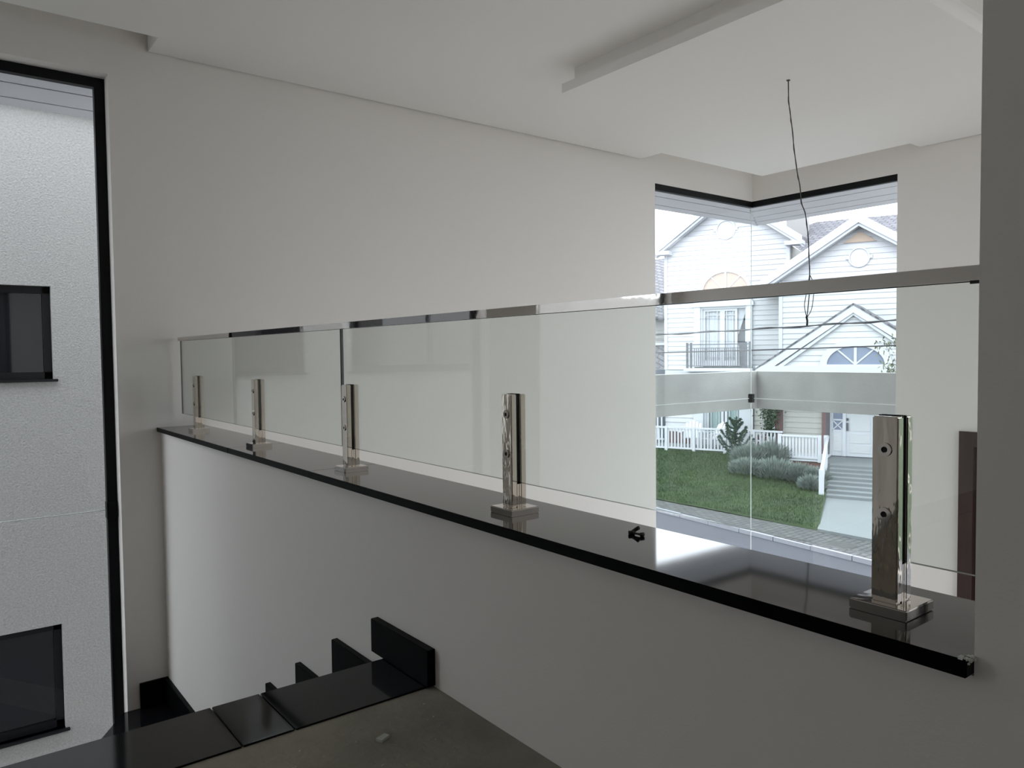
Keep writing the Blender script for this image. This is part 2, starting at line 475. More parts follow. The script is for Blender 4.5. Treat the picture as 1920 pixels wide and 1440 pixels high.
# ------------------------------------------------------------------ windows
# left window
w1 = empty('window_1', (W - .1, -0.1, -2.17), kind='structure')
MB().box(W - .145, W - .100, 0.757, 0.807, -2.17, 1.484).build('jamb', M['frame'], w1)
MB().box(W - .145, W - .100, -1.02, -0.97, -2.17, 1.484).build('jamb', M['frame'], w1)
MB().box(W - .145, W - .100, -0.97, 0.757, 1.434, 1.484).build('head_rail', M['frame'], w1)
MB().box(W - .145, W - .100, -0.97, 0.757, -2.17, -2.135).build('bottom_rail', M['frame'], w1)
MB().add([(W - .122, -.975, -2.15), (W - .122, .765, -2.15), (W - .122, .765, -.822), (W - .122, -.975, -.822)], [(0, 1, 2, 3)]).build('glass_pane', M['wglass'], w1)
MB().add([(W - .122, -.975, -.818), (W - .122, .765, -.818), (W - .122, .765, 1.44), (W - .122, -.975, 1.44)], [(0, 1, 2, 3)]).build('glass_pane', M['wglass'], w1)
MB().box(W - .126, W - .118, -.97, .757, -.822, -.819).build('pane_edge', M['gedge_l'], w1)
MB().bbox(W - .135, W - .082, 0.752, 0.802, -0.865, -0.775, .002).build('clamp', M['frame'], w1)
# corner window, glass meeting glass
w2 = empty('window_2', (W, YM, -2.6), kind='structure')
MB().prism([(W - .012, 5.04), (W - .055, 5.04), (W - .055, YM + .055), (-3.055, YM + .055), (-3.055, YM + .012), (W - .012, YM + .012)], 1.409, 1.463, 'z').build('head_rail', M['frame'], w2)
MB().prism([(W - .012, 5.04), (W - .055, 5.04), (W - .055, YM + .055), (-3.055, YM + .055), (-3.055, YM + .012), (W - .012, YM + .012)], -2.60, -2.56, 'z').build('bottom_rail', M['frame'], w2)
gx, gy, jz = W - .028, YM + .028, -0.466
for z0, z1 in ((-2.57, jz - .002), (jz + .002, 1.415)):
    MB().add([(gx, 5.04, z0), (gx, gy - .002, z0), (gx, gy - .002, z1), (gx, 5.04, z1)], [(0, 1, 2, 3)]).build('glass_pane', M['wglass'], w2)
    MB().add([(gx + .002, gy, z0), (-3.055, gy, z0), (-3.055, gy, z1), (gx + .002, gy, z1)], [(0, 1, 2, 3)]).build('glass_pane', M['wglass'], w2)
    MB().box(gx - .003, gx + .003, gy - .003, gy + .003, z0, z1).build('pane_edge', M['gedge_l'], w2)
MB().box(gx - .004, gx + .004, 5.04, gy - .004, jz - .003, jz + .003).build('pane_edge', M['gedge_l'], w2)
MB().box(gx + .004, -3.055, gy - .004, gy + .004, jz - .003, jz + .003).build('pane_edge', M['gedge_l'], w2)
MB().bbox(gx - .01, gx + .035, gy - .035, gy + .01, jz - .04, jz + .045, .003).build('clamp', M['frame'], w2)
# side window behind the camera's left, enlarged to light the low wall
w3 = empty('window_3', (W - .1, -2.275, -2.17), kind='structure')
fr = MB()
for y0, y1, z0, z1 in ((-3.05, -3.0, -2.17, 1.484), (-1.55, -1.50, -2.17, 1.484), (-3.0, -1.55, 1.434, 1.484), (-3.0, -1.55, -2.17, -2.12)):
    fr.box(W - .145, W - .10, y0, y1, z0, z1)
fr.build('window_frame', M['frame'], w3)
MB().add([(W - .12, -3.02, -2.14), (W - .12, -1.53, -2.14), (W - .12, -1.53, 1.45), (W - .12, -3.02, 1.45)], [(0, 1, 2, 3)]).build('glass_pane', M['wglass'], w3)
w5 = empty('fill_window_5', (2.35, -3.3, .1), kind='structure')  # added unseen window, brightens the hall side and the pillar
fr = MB()
for x0, x1, z0, z1 in ((2.0, 2.05, .1, 1.1), (2.65, 2.7, .1, 1.1), (2.05, 2.65, 1.05, 1.1), (2.05, 2.65, .1, .15)):
    fr.box(x0, x1, -3.33, -3.28, z0, z1)
fr.build('window_frame', M['frame'], w5)
MB().add([(2.02, -3.305, .12), (2.68, -3.305, .12), (2.68, -3.305, 1.08), (2.02, -3.305, 1.08)], [(0, 1, 2, 3)]).build('glass_pane', M['wglass'], w5)
# wide glazed opening on the right of the tall room, added unseen to bring in more daylight
w4 = empty('fill_window_4', (XR + .1, 4.9, -2.6), kind='structure')
fr = MB()
for y0, y1, z0, z1 in ((3.7, 3.75, -2.6, 1.4), (4.87, 4.93, -2.55, 1.35), (6.05, 6.1, -2.6, 1.4), (3.75, 6.05, 1.35, 1.4), (3.75, 6.05, -2.6, -2.55)):
    fr.box(XR + .06, XR + .11, y0, y1, z0, z1)
fr.build('window_frame', M['frame'], w4)
MB().add([(XR + .085, 3.73, -2.57), (XR + .085, 6.07, -2.57), (XR + .085, 6.07, 1.37), (XR + .085, 3.73, 1.37)], [(0, 1, 2, 3)]).build('glass_pane', M['wglass'], w4)
# brown door on the far wall
d1 = empty('door_1', (-2.07, YM, ZL), kind='structure')
dfm = MB()
dfm.box(-2.55, -2.445, YM - .02, YM + .14, ZL, -0.646); dfm.box(-1.705, -1.60, YM - .02, YM + .14, ZL, -0.646); dfm.box(-2.445, -1.705, YM - .02, YM + .14, -0.763, -0.646)
dfm.build('door_frame', M['browndoor'], d1)
MB().bbox(-2.445, -1.705, YM + .03, YM + .07, ZL + .005, -0.765, .004).build('door_leaf', M['doorleaf'], d1)
MB().cyl((-1.80, YM + .03, -1.72), (0, -1, 0), .012, .05).box(-1.90, -1.79, YM - .03, YM - .015, -1.728, -1.712).build('door_handle', M['chrome'], d1)

# ------------------------------------------------------------------ hanging wire
wire = [(-2.421, 3.836, 1.5), (-2.416, 3.834, 1.382), (-2.409, 3.839, 1.308), (-2.401, 3.843, 1.234), (-2.391, 3.849, 1.116), (-2.379, 3.857, .998),
        (-2.368, 3.866, .924), (-2.359, 3.872, .82), (-2.344, 3.886, .755), (-2.333, 3.894, .642), (-2.326, 3.895, .524), (-2.322, 3.894, .421)]


def smooth(pts, k=4):
    P = [Vector(p) for p in pts]; out = []
    for i in range(len(P) - 1):
        p0, p1, p2, p3 = P[max(i - 1, 0)], P[i], P[i + 1], P[min(i + 2, len(P) - 1)]
        for j in range(k):
            t = j / k
            out.append(0.5 * ((2 * p1) + (p2 - p0) * t + (2 * p0 - 5 * p1 + 4 * p2 - p3) * t * t + (3 * p1 - p0 - 3 * p2 + p3) * t ** 3))
    out.append(P[-1]); return out


hw = empty('hanging_wire', (-2.421, 3.836, 1.5), 'thin bare electric wires dangling from the middle of the ceiling slab', 'wire')
MB().tube(smooth(wire), .0027, 6).build('wire_strand', M['wire'], hw)
tw = [Vector(p) + Vector((.003 * math.sin(i * 2.1), .003 * math.cos(i * 2.1), 0)) for i, p in enumerate(smooth(wire, 2))]
MB().tube(smooth(tw, 3), .0019, 6).build('wire_strand', M['wire'], hw)
e0 = wire[-1]; e1 = (-2.325, 3.874, .179); e2 = (-2.324, 3.873, .135)
MB().tube(smooth([e0, (-2.312, 3.904, .391), (-2.305, 3.909, .347), (-2.306, 3.905, .288), (-2.311, 3.894, .225), e1, e2]), .0022, 6).build('wire_loop', M['wire'], hw)
MB().tube(smooth([e0, (-2.325, 3.884, .370), (-2.334, 3.873, .288), (-2.336, 3.868, .244), e1]), .0022, 6).build('wire_loop', M['wire'], hw)
MB().tube(smooth([e0, (-2.318, 3.888, .34), (-2.322, 3.882, .25), e1, e2]), .0028, 6).build('wire_strand', M['wire'], hw)
MB().tube([(-2.328, 3.874, .19), (-2.323, 3.875, .165), (-2.324, 3.874, .14)], .0055, 6).build('wire_nut', M['rubber'], hw)
MB().ring((-2.421, 3.836, 1.4995), (0, 0, -1), .004, .010, .004).build('ceiling_hook', M['wire'], hw)

# ------------------------------------------------------------------ small bits
cl = MB()
cl.tube(smooth([(-1.092, 1.160, -.3758), (-1.088, 1.168, -.370), (-1.082, 1.170, -.366)]), .0042, 8)
cl.tube(smooth([(-1.090, 1.158, -.3758), (-1.076, 1.158, -.3758), (-1.066, 1.160, -.3758)]), .0024, 8)
cl.tube([(-1.066, 1.157, -.3758), (-1.064, 1.165, -.3758)], .0042, 8)
cl.tube([(-1.094, 1.152, -.3758), (-1.088, 1.163, -.3758)], .0042, 8)
cl.build('rubber_offcut', M['rubber'], label='tiny black rubber offcut lying on the granite ledge', cat='offcut')
rb = MB()
rb.prism([(-1.480, .772), (-1.492, .798), (-1.506, .792), (-1.497, .766)], ZF - .004, ZF + .002, 'z')
rbo = rb.build('plaster_chip', M['rubble'], label='small pale rectangular chip of plaster on the concrete floor', cat='rubble')
cr = MB()
random.seed(11)
for k in range(45):
    x = random.uniform(-1.60, -1.15); y = random.uniform(.45, .95); q = random.uniform(.0006, .0018)
    cr.box(x - q, x + q, y - q, y + q, ZF - .006, ZF - .004 + q)
cr.build('grit', M['rubble'], kind='stuff', label='scattered pale grit on the raw concrete floor', cat='grit')

# ================================================================== outside
# own eaves: soffit boards, L shaped beam
SZ = 1.50
ev = empty('eaves', (W - .5, 4.0, SZ), 'white boarded eaves above the corner window seen through the glass', 'eaves')
ex0, ex1, ey1 = W - TW, -5.41, 7.93
xb = [ex0, -4.955, -5.235, ex1]
for i in range(3):
    a, b = xb[i], xb[i + 1]
    ya = YM + TW + (a - ex0) / (ex1 - ex0) * (ey1 - YM - TW); yb = YM + TW + (b - ex0) / (ex1 - ex0) * (ey1 - YM - TW)
    g = .009
    MB().prism([(a - g, -3.4), (b + g, -3.4), (b + g, yb), (a - g, ya)], SZ, SZ + .02, 'z').build('soffit_board', M['soffit'], ev)
yb_ = [YM + TW, 6.80, 7.10, 7.42, 7.70, ey1]
for i in range(5):
    a, b = yb_[i], yb_[i + 1]; g = .010
    xa = ex0 + (a - YM - TW) / (ey1 - YM - TW) * (ex1 - ex0); xb2 = ex0 + (b - YM - TW) / (ey1 - YM - TW) * (ex1 - ex0)
    MB().prism([(3.0, a + g), (3.0, b - g), (xb2, b - g), (xa, a + g)], SZ, SZ + .02, 'z').build('soffit_board', M['soffit'], ev)
MB().prism([(ex0, -3.4), (ex1 - .1, -3.4), (ex1 - .1, ey1 + .1), (3.0, ey1 + .1), (3.0, YM + TW), (ex0, YM + TW)], SZ + .07, SZ + .95, 'z').build('shading_roof_edge', M['beam'], ev)  # made taller to screen the sky from the neighbour's wall
bm_ = MB()
bm_.prism([(ex1, 2.0), (ex1 - .15, 2.0), (ex1 - .15, ey1 + .15), (3.0, ey1 + .15), (3.0, ey1), (ex1, ey1)], -0.690, -0.241, 'z')
bm_.box(ex1, W - TW, 2.0, 2.15, -0.69, -0.241)
bm_.box(2.85, 3.0, YM + TW, ey1, -0.69, -0.241)
bm_.build('outer_beam', M['beam'], label='grey rendered beam crossing outside the corner window at mid height', cat='beam')
B(W - TW - .02, XR + TW, -3.4, YM + TW, -4.6, ZL - .15).build('trim_1', M['beam'], kind='structure')

# neighbour's stucco building beyond the left window
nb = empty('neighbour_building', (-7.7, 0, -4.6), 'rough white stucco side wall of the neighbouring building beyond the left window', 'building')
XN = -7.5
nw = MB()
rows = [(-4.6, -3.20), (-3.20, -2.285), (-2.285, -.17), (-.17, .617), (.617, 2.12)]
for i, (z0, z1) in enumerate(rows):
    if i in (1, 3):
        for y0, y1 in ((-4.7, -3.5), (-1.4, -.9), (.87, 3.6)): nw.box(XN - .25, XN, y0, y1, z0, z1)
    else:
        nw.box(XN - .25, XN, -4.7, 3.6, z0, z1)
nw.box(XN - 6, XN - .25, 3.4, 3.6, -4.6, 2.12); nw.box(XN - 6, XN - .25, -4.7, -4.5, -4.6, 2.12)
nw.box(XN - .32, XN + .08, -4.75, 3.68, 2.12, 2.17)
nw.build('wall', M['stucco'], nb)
for z0, z1 in ((-3.20, -2.285), (-.17, .617)):
    for y0, y1 in ((-.9, .87), (-3.5, -1.4)):
        m = MB()
        for a, b, cc, d in ((y0, y0 + .06, z0, z1), (y1 - .06, y1, z0, z1), (y0, y1, z1 - .06, z1), (y0, y1, z0, z0 + .06)):
            m.box(XN - .12, XN - .06, a, b, cc, d)
        m.box(XN - .115, XN - .065, (y0 + y1) / 2 - .025, (y0 + y1) / 2 + .025, z0, z1)
        fo = m.build('window_frame', M['frame'], nb)
        MB().box(XN - .10, XN - .09, y0 + .03, y1 - .03, z0 + .03, z1 - .03).build('pane', M['blackglass'], fo)
        MB().bbox(XN - .14, XN + .03, y0 - .02, y1 + .03, z0 - .022, z0, .003).build('window_sill', M['frame'], nb)
MB().box(XN - .02, XN + .10, -4.7, 3.6, -4.5, -4.32).build('plinth', M['beam'], nb)

B(-9.2, -9.0, -16, -4.9, -4.6, 0.95).build('sky_block_wall', M['stucco'], label='added unseen wall that hides bright sky from the railing reflections', cat='wall')  # added out of view to keep bright sky out of the glass railing

# ------------------------------------------------------------------ ground
O_ = Vector((-15.651, 23.921, 0)); U_ = Vector((.93265, .36077, 0)); N_ = Vector((.36077, -.93265, 0))


def FW(u, n, z):
    p = O_ + U_ * u + N_ * n
    return (p.x, p.y, z)


B(-60, 40, -15, 15.9, -4.75, -4.36).build('street', M['road'], kind='structure')
# curb line from (-26, 16.7) to (-6,14.85) and on
def curb(x): return 15.20 - (x + 9.29) * 0.112
ks = empty('kerb', (-9, 15.2, -4.45), 'pale stone kerb along the edge of the street', 'kerb')
x = -24.0
i = 0
while x < 2:
    L = 1.0; a, b = x + .008, x + L - .008
    j = random.uniform(-.012, .012)
    MB().prism([(a, curb(a) + j), (b, curb(b) + j), (b, curb(b) + .10 + j), (a, curb(a) + .10 + j)], -4.44, -4.262 + random.uniform(-.008, .008), 'z').build('kerb_stone', M['kerb'], ks)
    x += L
MB().prism([(-26, curb(-26) + .10), (4, curb(4) + .10), (4, 16.58), (-9.6, 16.56), (-26, 16.72)], -4.45, -4.255, 'z').build('sidewalk', M['paving'], kind='structure')
B(-9.2, 12, -12, 11.5, -4.45, -4.34).build('patio', M['patio'], kind='structure')  # unseen pale paving added to bounce daylight up to soffit and ceilings

# lawn: rises gently from the sidewalk to the porch
def ground(u, n):
    """height of the lawn between the front edge and n=2"""
    p = Vector(FW(u, n, 0)); a = Vector(FW(u, 2.0, 0))
    d = (a.y - 16.6); t = max(0, min(1.25, (p.y - 16.6) / d))
    zb = -3.48 - max(0, min(1, (u - 0.2) / 1.5)) * .30
    return -4.20 + (zb + 4.20) * t


lw = MB(); nu, nn = 60, 24
V = []
for i in range(nu + 1):
    u = -20 + (2.98 + 20) * i / nu
    # front n where y = 16.6
    nf = ((FW(u, 0, 0)[1]) - 16.6) / .93265
    for j in range(nn + 1):
        t = j / nn; n = nf + (1.6 - nf) * t
        ue = u - (max(0, u - 1.0) / 1.98) * .78 * t if u > 1.0 else u
        x_, y_, _ = FW(ue, n, 0)
        V.append((x_, y_ - (.05 if j == 0 else 0), ground(ue, n) + random.uniform(-.012, .012) - (.12 if j == 0 else 0)))
F = [(i * (nn + 1) + j, (i + 1) * (nn + 1) + j, (i + 1) * (nn + 1) + j + 1, i * (nn + 1) + j + 1) for i in range(nu) for j in range(nn)]
lw.add(V, F, 0, True)
lw.build('lawn_ground', M['grass'], kind='structure')
gb = MB()
random.seed(5)
for k in range(30000):
    u = random.uniform(-7.5, 2.95); nf = (FW(u, 0, 0)[1] - 16.6) / .93265
    t = random.random(); n = nf + (1.9 - nf) * t
    ue = u - (max(0, u - 1.0) / 1.98) * .78 * t
    x_, y_, _ = FW(ue, n, 0); z = ground(ue, n) - .01
    h = random.uniform(.04, .10); a = random.uniform(0, PI); dx, dy = math.cos(a) * .012, math.sin(a) * .012
    lx, ly = random.uniform(-.03, .03), random.uniform(-.03, .03)
    b = len(gb.v); gb.v += [Vector((x_ - dx, y_ - dy, z)), Vector((x_ + dx, y_ + dy, z)), Vector((x_ + lx, y_ + ly, z + h))]
    gb.f.append([b, b + 1, b + 2]); gb.mi.append(0); gb.sm.append(False)
gb.build('grass', M['blade'], kind='stuff', label='short green lawn sloping from the house down to the sidewalk', cat='grass')
B(-70, 50, 16.4, 60, -4.9, -4.5).build('ground_far', M['grass'], kind='structure')

# entrance path and steps
pt = empty('entrance_path', FW(3.4, 7, -4.2), 'wide pale grey entrance path and shallow steps to the white front door', 'path')
MB().add([FW(2.96, 9.12, -4.19), FW(5.2, 10.0, -4.19), FW(4.7, 5.6, -4.08), FW(2.62, 5.6, -4.08),
          FW(2.96, 9.12, -4.4), FW(5.2, 10.0, -4.4), FW(4.7, 5.6, -4.4), FW(2.62, 5.6, -4.4)],
         [(0, 1, 2, 3), (7, 6, 5, 4), (0, 4, 5, 1), (1, 5, 6, 2), (2, 6, 7, 3), (3, 7, 4, 0)]).build('path_slab', M['pathm'], pt)
for k in range(8):
    n1 = 5.6 - .325 * k; ul = 2.60 - .0325 * k
    MB(FW).box(ul, 4.7, n1 - .325, n1, -4.4, -4.08 + .0755 * (k + 1)).build('step', M['pathm'], pt)
MB(FW).box(2.09, 5.2, 1.2, 3.0, -4.0, -3.475).build('porch_landing', M['pathm'], pt)
# manhole disc on the sidewalk
MB().cyl((-8.6, 15.75, -4.262), (0, 0, 1), .30, .012, 28).build('manhole_cover', M['iron2'], label='round manhole cover set in the paved sidewalk', cat='manhole cover')

# ------------------------------------------------------------------ the white house opposite
hs = empty('white_house', FW(1, -3, -3.5), 'large white clapboard house with two gables and grey shingle roof across the street', 'house')
BD = .178


def planks(ext, z0, z1, n, material, holes=(), name='siding_plank', parent=None):
    """ext(z)->(uleft,uright); lapped boards tilted outwards at the bottom"""
    z = z0
    while z < z1 - .01:
        zt = min(z + BD, z1)
        a = ext(z); b = ext(zt)
        segs = [(a[0], a[1], b[0], b[1])]
        for (h0, h1, hz0, hz1) in holes:
            if hz0 < (z + zt) / 2 < hz1:
                ns = []
                for s in segs:
                    if h0 > s[0] and h1 < s[1]: ns += [(s[0], h0, s[2], h0), (h1, s[1], h1, s[3])]
                    elif h0 <= s[0] and h1 < s[1] and h1 > s[0]: ns += [(h1, s[1], h1, s[3])]
                    elif h1 >= s[1] and h0 > s[0] and h0 < s[1]: ns += [(s[0], h0, s[2], h0)]
                    elif h0 <= s[0] and h1 >= s[1]: pass
                    else: ns.append(s)
                segs = ns
        for s in segs:
            if s[1] - s[0] < .03: continue
            V = [(s[0], n, z), (s[1], n, z), (s[1], n + .030, z), (s[0], n + .030, z),
                 (s[2], n, zt), (s[3], n, zt), (s[3], n + .006, zt), (s[2], n + .006, zt)]
            MB(FW).add(V, [(0, 1, 2, 3), (4, 7, 6, 5), (0, 4, 5, 1), (3, 2, 6, 7), (0, 3, 7, 4), (1, 5, 6, 2)]).build(name, material, parent or hs)
        z = zt


def fp(u0, u1, n0, n1, z0, z1, name, m, parent=None, label=None):
    return MB(FW).box(u0, u1, n0, n1, z0, z1).build(name, m, parent or hs, label)


# --- main gabled block
AP = (-1.60, 5.68)


def ext_main(z):
    if z < 3.70: return (-3.98, .55)
    k = (AP[1] - .15 - z) / .715
    return (max(-3.98, AP[0] - k), min(.55, AP[0] + k))


DH = (-2.62, -.90, -.56, 1.66)
planks(ext_main, -.66, 5.5, 0, M['siding'], [(-2.86, -.72, -.62, 2.05)])
MB(FW).prism([(-3.95, -.7), (.52, -.7), (.52, 3.72), (AP[0], 5.45), (-3.95, 3.72)], -.45, -.30, 'y').build('wall', M['interior'], hs)
MB(FW).prism([(-3.97, -3.4), (.54, -3.4), (.54, 3.72), (AP[0], 5.45), (-3.97, 3.72)], -8, -.46, 'y').build('wall', M['cream'], hs)
for a, b in ((-3.98, -3.0), (-.7, .55)): fp(a, b, -.3, 0, -.66, 1.9, 'wall', M['cream'])
fp(-3.98, .55, -.3, 0, 2.05, 3.7, 'wall', M['cream'])
fp(-4.02, -3.90, -.02, .06, -.66, 3.75, 'corner_board', M['white'])
fp(.43, .56, -.02, .05, 1.2, 3.68, 'corner_board', M['white'])
# roof slabs and rake boards


def gable_roof(ap, half, slope, n0, n1, th=.14, right_n0=None):
    nfull = n0
    for s in (-1, 1):
        n0 = right_n0 if (s == 1 and right_n0 is not None) else nfull
        u1 = ap[0] + s * half; z1 = ap[1] - slope * half
        MB(FW).add([(ap[0], n0, ap[1]), (u1, n0, z1), (u1, n0, z1 + th), (ap[0], n0, ap[1] + th),
                    (ap[0], n1, ap[1]), (u1, n1, z1), (u1, n1, z1 + th), (ap[0], n1, ap[1] + th)],
                   [(0, 1, 2, 3), (7, 6, 5, 4), (0, 4, 5, 1), (1, 5, 6, 2), (2, 6, 7, 3), (3, 7, 4, 0)]).build('roof', M['shingle'], hs)


def rake(ap, half, slope, n, wdt=.24, inner=.10):
    for s in (-1, 1):
        u1 = ap[0] + s * half; z1 = ap[1] - slope * half
        MB(FW).prism([(ap[0], ap[1] + .15), (u1, z1 + .15), (u1, z1 + .15 - wdt), (ap[0], ap[1] + .15 - wdt)], n, n + .05, 'y').build('rake_board', M['white'], hs)
        MB(FW).prism([(ap[0], ap[1] + .15 - wdt), (u1, z1 + .15 - wdt), (u1 - s * .0, z1 + .15 - wdt - inner), (ap[0], ap[1] + .15 - wdt - inner)], n - .32, n - .02, 'y').build('soffit_board', M['white'], hs)


gable_roof(AP, 2.62, .715, -8, .45, right_n0=-.9)
rake(AP, 2.64, .715, .45, .26)
for s in (-1, 1):   # little eave returns
    fp(AP[0] + s * 2.38 - .32, AP[0] + s * 2.38 + .28, 0.03, .48, 3.66, 3.80, 'eave_return', M['white'])
# round vent
def ring_vent(u, z, n, r):
    c = FW(u, n, z); rg = MB().ring(c, N_, r * .86, r, .05, 32).build('round_vent', M['white'], hs)
    MB().cyl(c, N_, r * .85, .015, 28).build('vent_disc', M['siding'], rg)
    for a, b in ((1, 0), (-1, 0)):
        MB(FW).box(u + a * r * .98, u + a * r * 1.22, n, n + .05, z - .05, z + .05).build('vent_key', M['white'], rg)


ring_vent(-1.68, 4.45, .02, .36)


# fanlights (half ellipse)
def half_ring(u, z, n0, n1, a0, b0, a1, b1, k=20):
    V = []; F = []
    for i in range(k + 1):
        t = PI * i / k; cx, sx = math.cos(t), math.sin(t)
        for (a, b) in ((a0, b0), (a1, b1)):
            for n in (n0, n1): V.append((u + a * cx, n, z + b * sx))
    for i in range(k):
        p, q = 4 * i, 4 * (i + 1)
        for e in ((0, 1), (1, 3), (3, 2), (2, 0)): F.append((p + e[0], p + e[1], q + e[1], q + e[0]))
    F += [(0, 1, 3, 2), (4 * k, 4 * k + 2, 4 * k + 3, 4 * k + 1)]
    return MB(FW).add(V, F)


def fanlight(u, z, n, a, b, pane_mat, band, wide):
    fr_ = half_ring(u, z, n, n + .09, a, b, a + band, b + band).build('arched_trim', M['white'], hs)
    pts = [(u + a * math.cos(PI * i / 20), z + b * math.sin(PI * i / 20)) for i in range(21)]
    MB(FW).prism(pts, n, n + .045, 'y').build('pane', pane_mat, fr_)
    MB(FW).box(u - .04, u + .04, n, n + .07, z, z + b).build('muntin', M['white'], fr_)
    for s in (-1, 1):
        t = math.radians(52 if wide else 50)
        e = (u + s * a * .99 * math.cos(t) , z + b * .99 * math.sin(t))
        dx, dz = e[0] - u, e[1] - z; L = math.hypot(dx, dz); px, pz = -dz / L * .022, dx / L * .022
        MB(FW).prism([(u + px, z + pz), (e[0] + px, e[1] + pz), (e[0] - px, e[1] - pz), (u - px, z - pz)], n, n + .065, 'y').build('muntin', M['white'], fr_)
    MB(FW).box(u - a - band, u + a + band, n, n + .10, z - .12, z).build('arch_sill', M['white'], fr_)


fanlight(-1.68, 2.22, .03, .82, .68, M['peach'], .11, False)

# --- balcony door
fp(-2.86, -2.62, -.02, .10, -.56, 1.68, 'door_trim', M['white'])
fp(-.92, -.72, -.02, .10, -.56, 1.68, 'door_trim', M['white'])
fp(-2.92, -.66, -.02, .14, 1.66, 1.80, 'door_trim', M['white'])
fp(-2.86, -.72, -.02, .08, 1.80, 2.05, 'door_trim', M['siding'])
dr = fp(-2.62, -2.55, -.10, .02, -.56, 1.66, 'balcony_door', M['white'])
fp(-.98, -.92, -.10, .02, -.56, 1.66, 'door_stile', M['white'], dr)
fp(-2.55, -.98, -.10, .02, 1.58, 1.66, 'door_rail', M['white'], dr)


def leaf(u0, u1, n, z0, z1, parent, cur):
    fw_ = .09
    fp(u0, u0 + fw_, n - .04, n, z0, z1, 'door_stile', M['white'], parent)
    fp(u1 - fw_, u1, n - .04, n, z0, z1, 'door_stile', M['white'], parent)
    fp(u0 + fw_, u1 - fw_, n - .04, n, z1 - fw_, z1, 'door_rail', M['white'], parent)
    fp(u0 + fw_, u1 - fw_, n - .04, n, z0, z0 + .22, 'door_rail', M['white'], parent)
    w_ = u1 - u0 - 2 * fw_
    for q in (.18, .82): fp(u0 + fw_ + w_ * q - .012, u0 + fw_ + w_ * q + .012, n - .03, n - .005, z0 + .22, z1 - fw_, 'muntin', M['white'], parent)
    for zz in (z1 - fw_ - .14, z0 + .36): fp(u0 + fw_, u1 - fw_, n - .03, n - .005, zz - .012, zz + .012, 'muntin', M['white'], parent)
    wavy(u0 + fw_, u1 - fw_, n - .07, z0 + .2, z1 - fw_ - .02, cur, parent)


def wavy(u0, u1, n, z0, z1, m, parent, gap=None):
    V = []; F = []; k = max(8, int((u1 - u0) / .025))
    for i in range(k + 1):
        u = u0 + (u1 - u0) * i / k; d = .018 * math.sin(i * 1.25)
        V += [(u, n + d, z0), (u, n + d, z1)]
    for i in range(k): F.append((2 * i, 2 * i + 2, 2 * i + 3, 2 * i + 1))
    mb = MB(FW).add(V, F, 0, True); mb.build('curtain', m, parent)


leaf(-2.55, -1.83, -.04, -.54, 1.58, dr, M['curtain'])
leaf(-1.83, -1.28, -.04, -.54, 1.58, dr, M['curtain'])
# open right bay: curtain pulled across, dark room behind
MB(FW).prism([(-1.275, 1.58), (-.985, 1.58), (-.985, 1.50), (-1.23, .72), (-1.275, .60)], -.16, -.13, 'y').build('curtain', M['curtain'], dr)
MB(FW).prism([(-1.275, .30), (-1.245, .20), (-1.20, -.52), (-1.275, -.52)], -.16, -.13, 'y').build('curtain', M['curtain'], dr)
# balcony ledge and iron rail
fp(-3.10, -.60, 0, .55, -.72, -.60, 'balcony_ledge', M['white'])
ba = MB(FW)
bal = fp(-2.98, -.70, .48, .52, .25, .285, 'balcony_railing', M['iron'])
fp(-2.98, -.70, .48, .515, .12, .145, 'rail_bar', M['iron'], bal)
fp(-2.98, -.70, .48, .515, -.53, -.505, 'rail_bar', M['iron'], bal)
for u in (-2.98, -2.84, -.84, -.70): fp(u - .035, u + .035, .46, .53, -.60, .34, 'rail_post', M['iron'], bal)
b0 = fp(-2.72, -2.698, .49, .51, -.51, .12, 'baluster', M['iron'], bal)
for k in range(1, 24): copy_part(b0, bal, U_ * (.0785 * k))

# --- wing with its own gable (nearer)
AG = (2.94, 4.16); NG = 1.2


def ext_wing(z):
    if z < 2.25: return (.50, 5.38)
    k = (AG[1] - .12 - z) / .644
    return (max(.50, AG[0] - k), min(5.38, AG[0] + k))


planks(ext_wing, -.66, 4.0, NG, M['siding'])
MB(FW).prism([(.53, -.66), (5.35, -.66), (5.35, 2.25), (AG[0], 3.95), (.53, 2.25)], -6, NG, 'y').build('wall', M['cream'], hs)
fp(.44, .56, NG - .05, NG + .05, -.66, 2.35, 'corner_board', M['white'])
gable_roof(AG, 3.25, .644, -5.5, NG + .45)
rake(AG, 3.27, .644, NG + .45, .28)
MB(FW).prism([(2.45, 3.46), (3.43, 3.46), (AG[0], 3.80)], NG + .03, NG + .08, 'y').build('gable_panel', M['peach'], hs)
ring_vent(2.92, 2.98, NG + .03, .32)
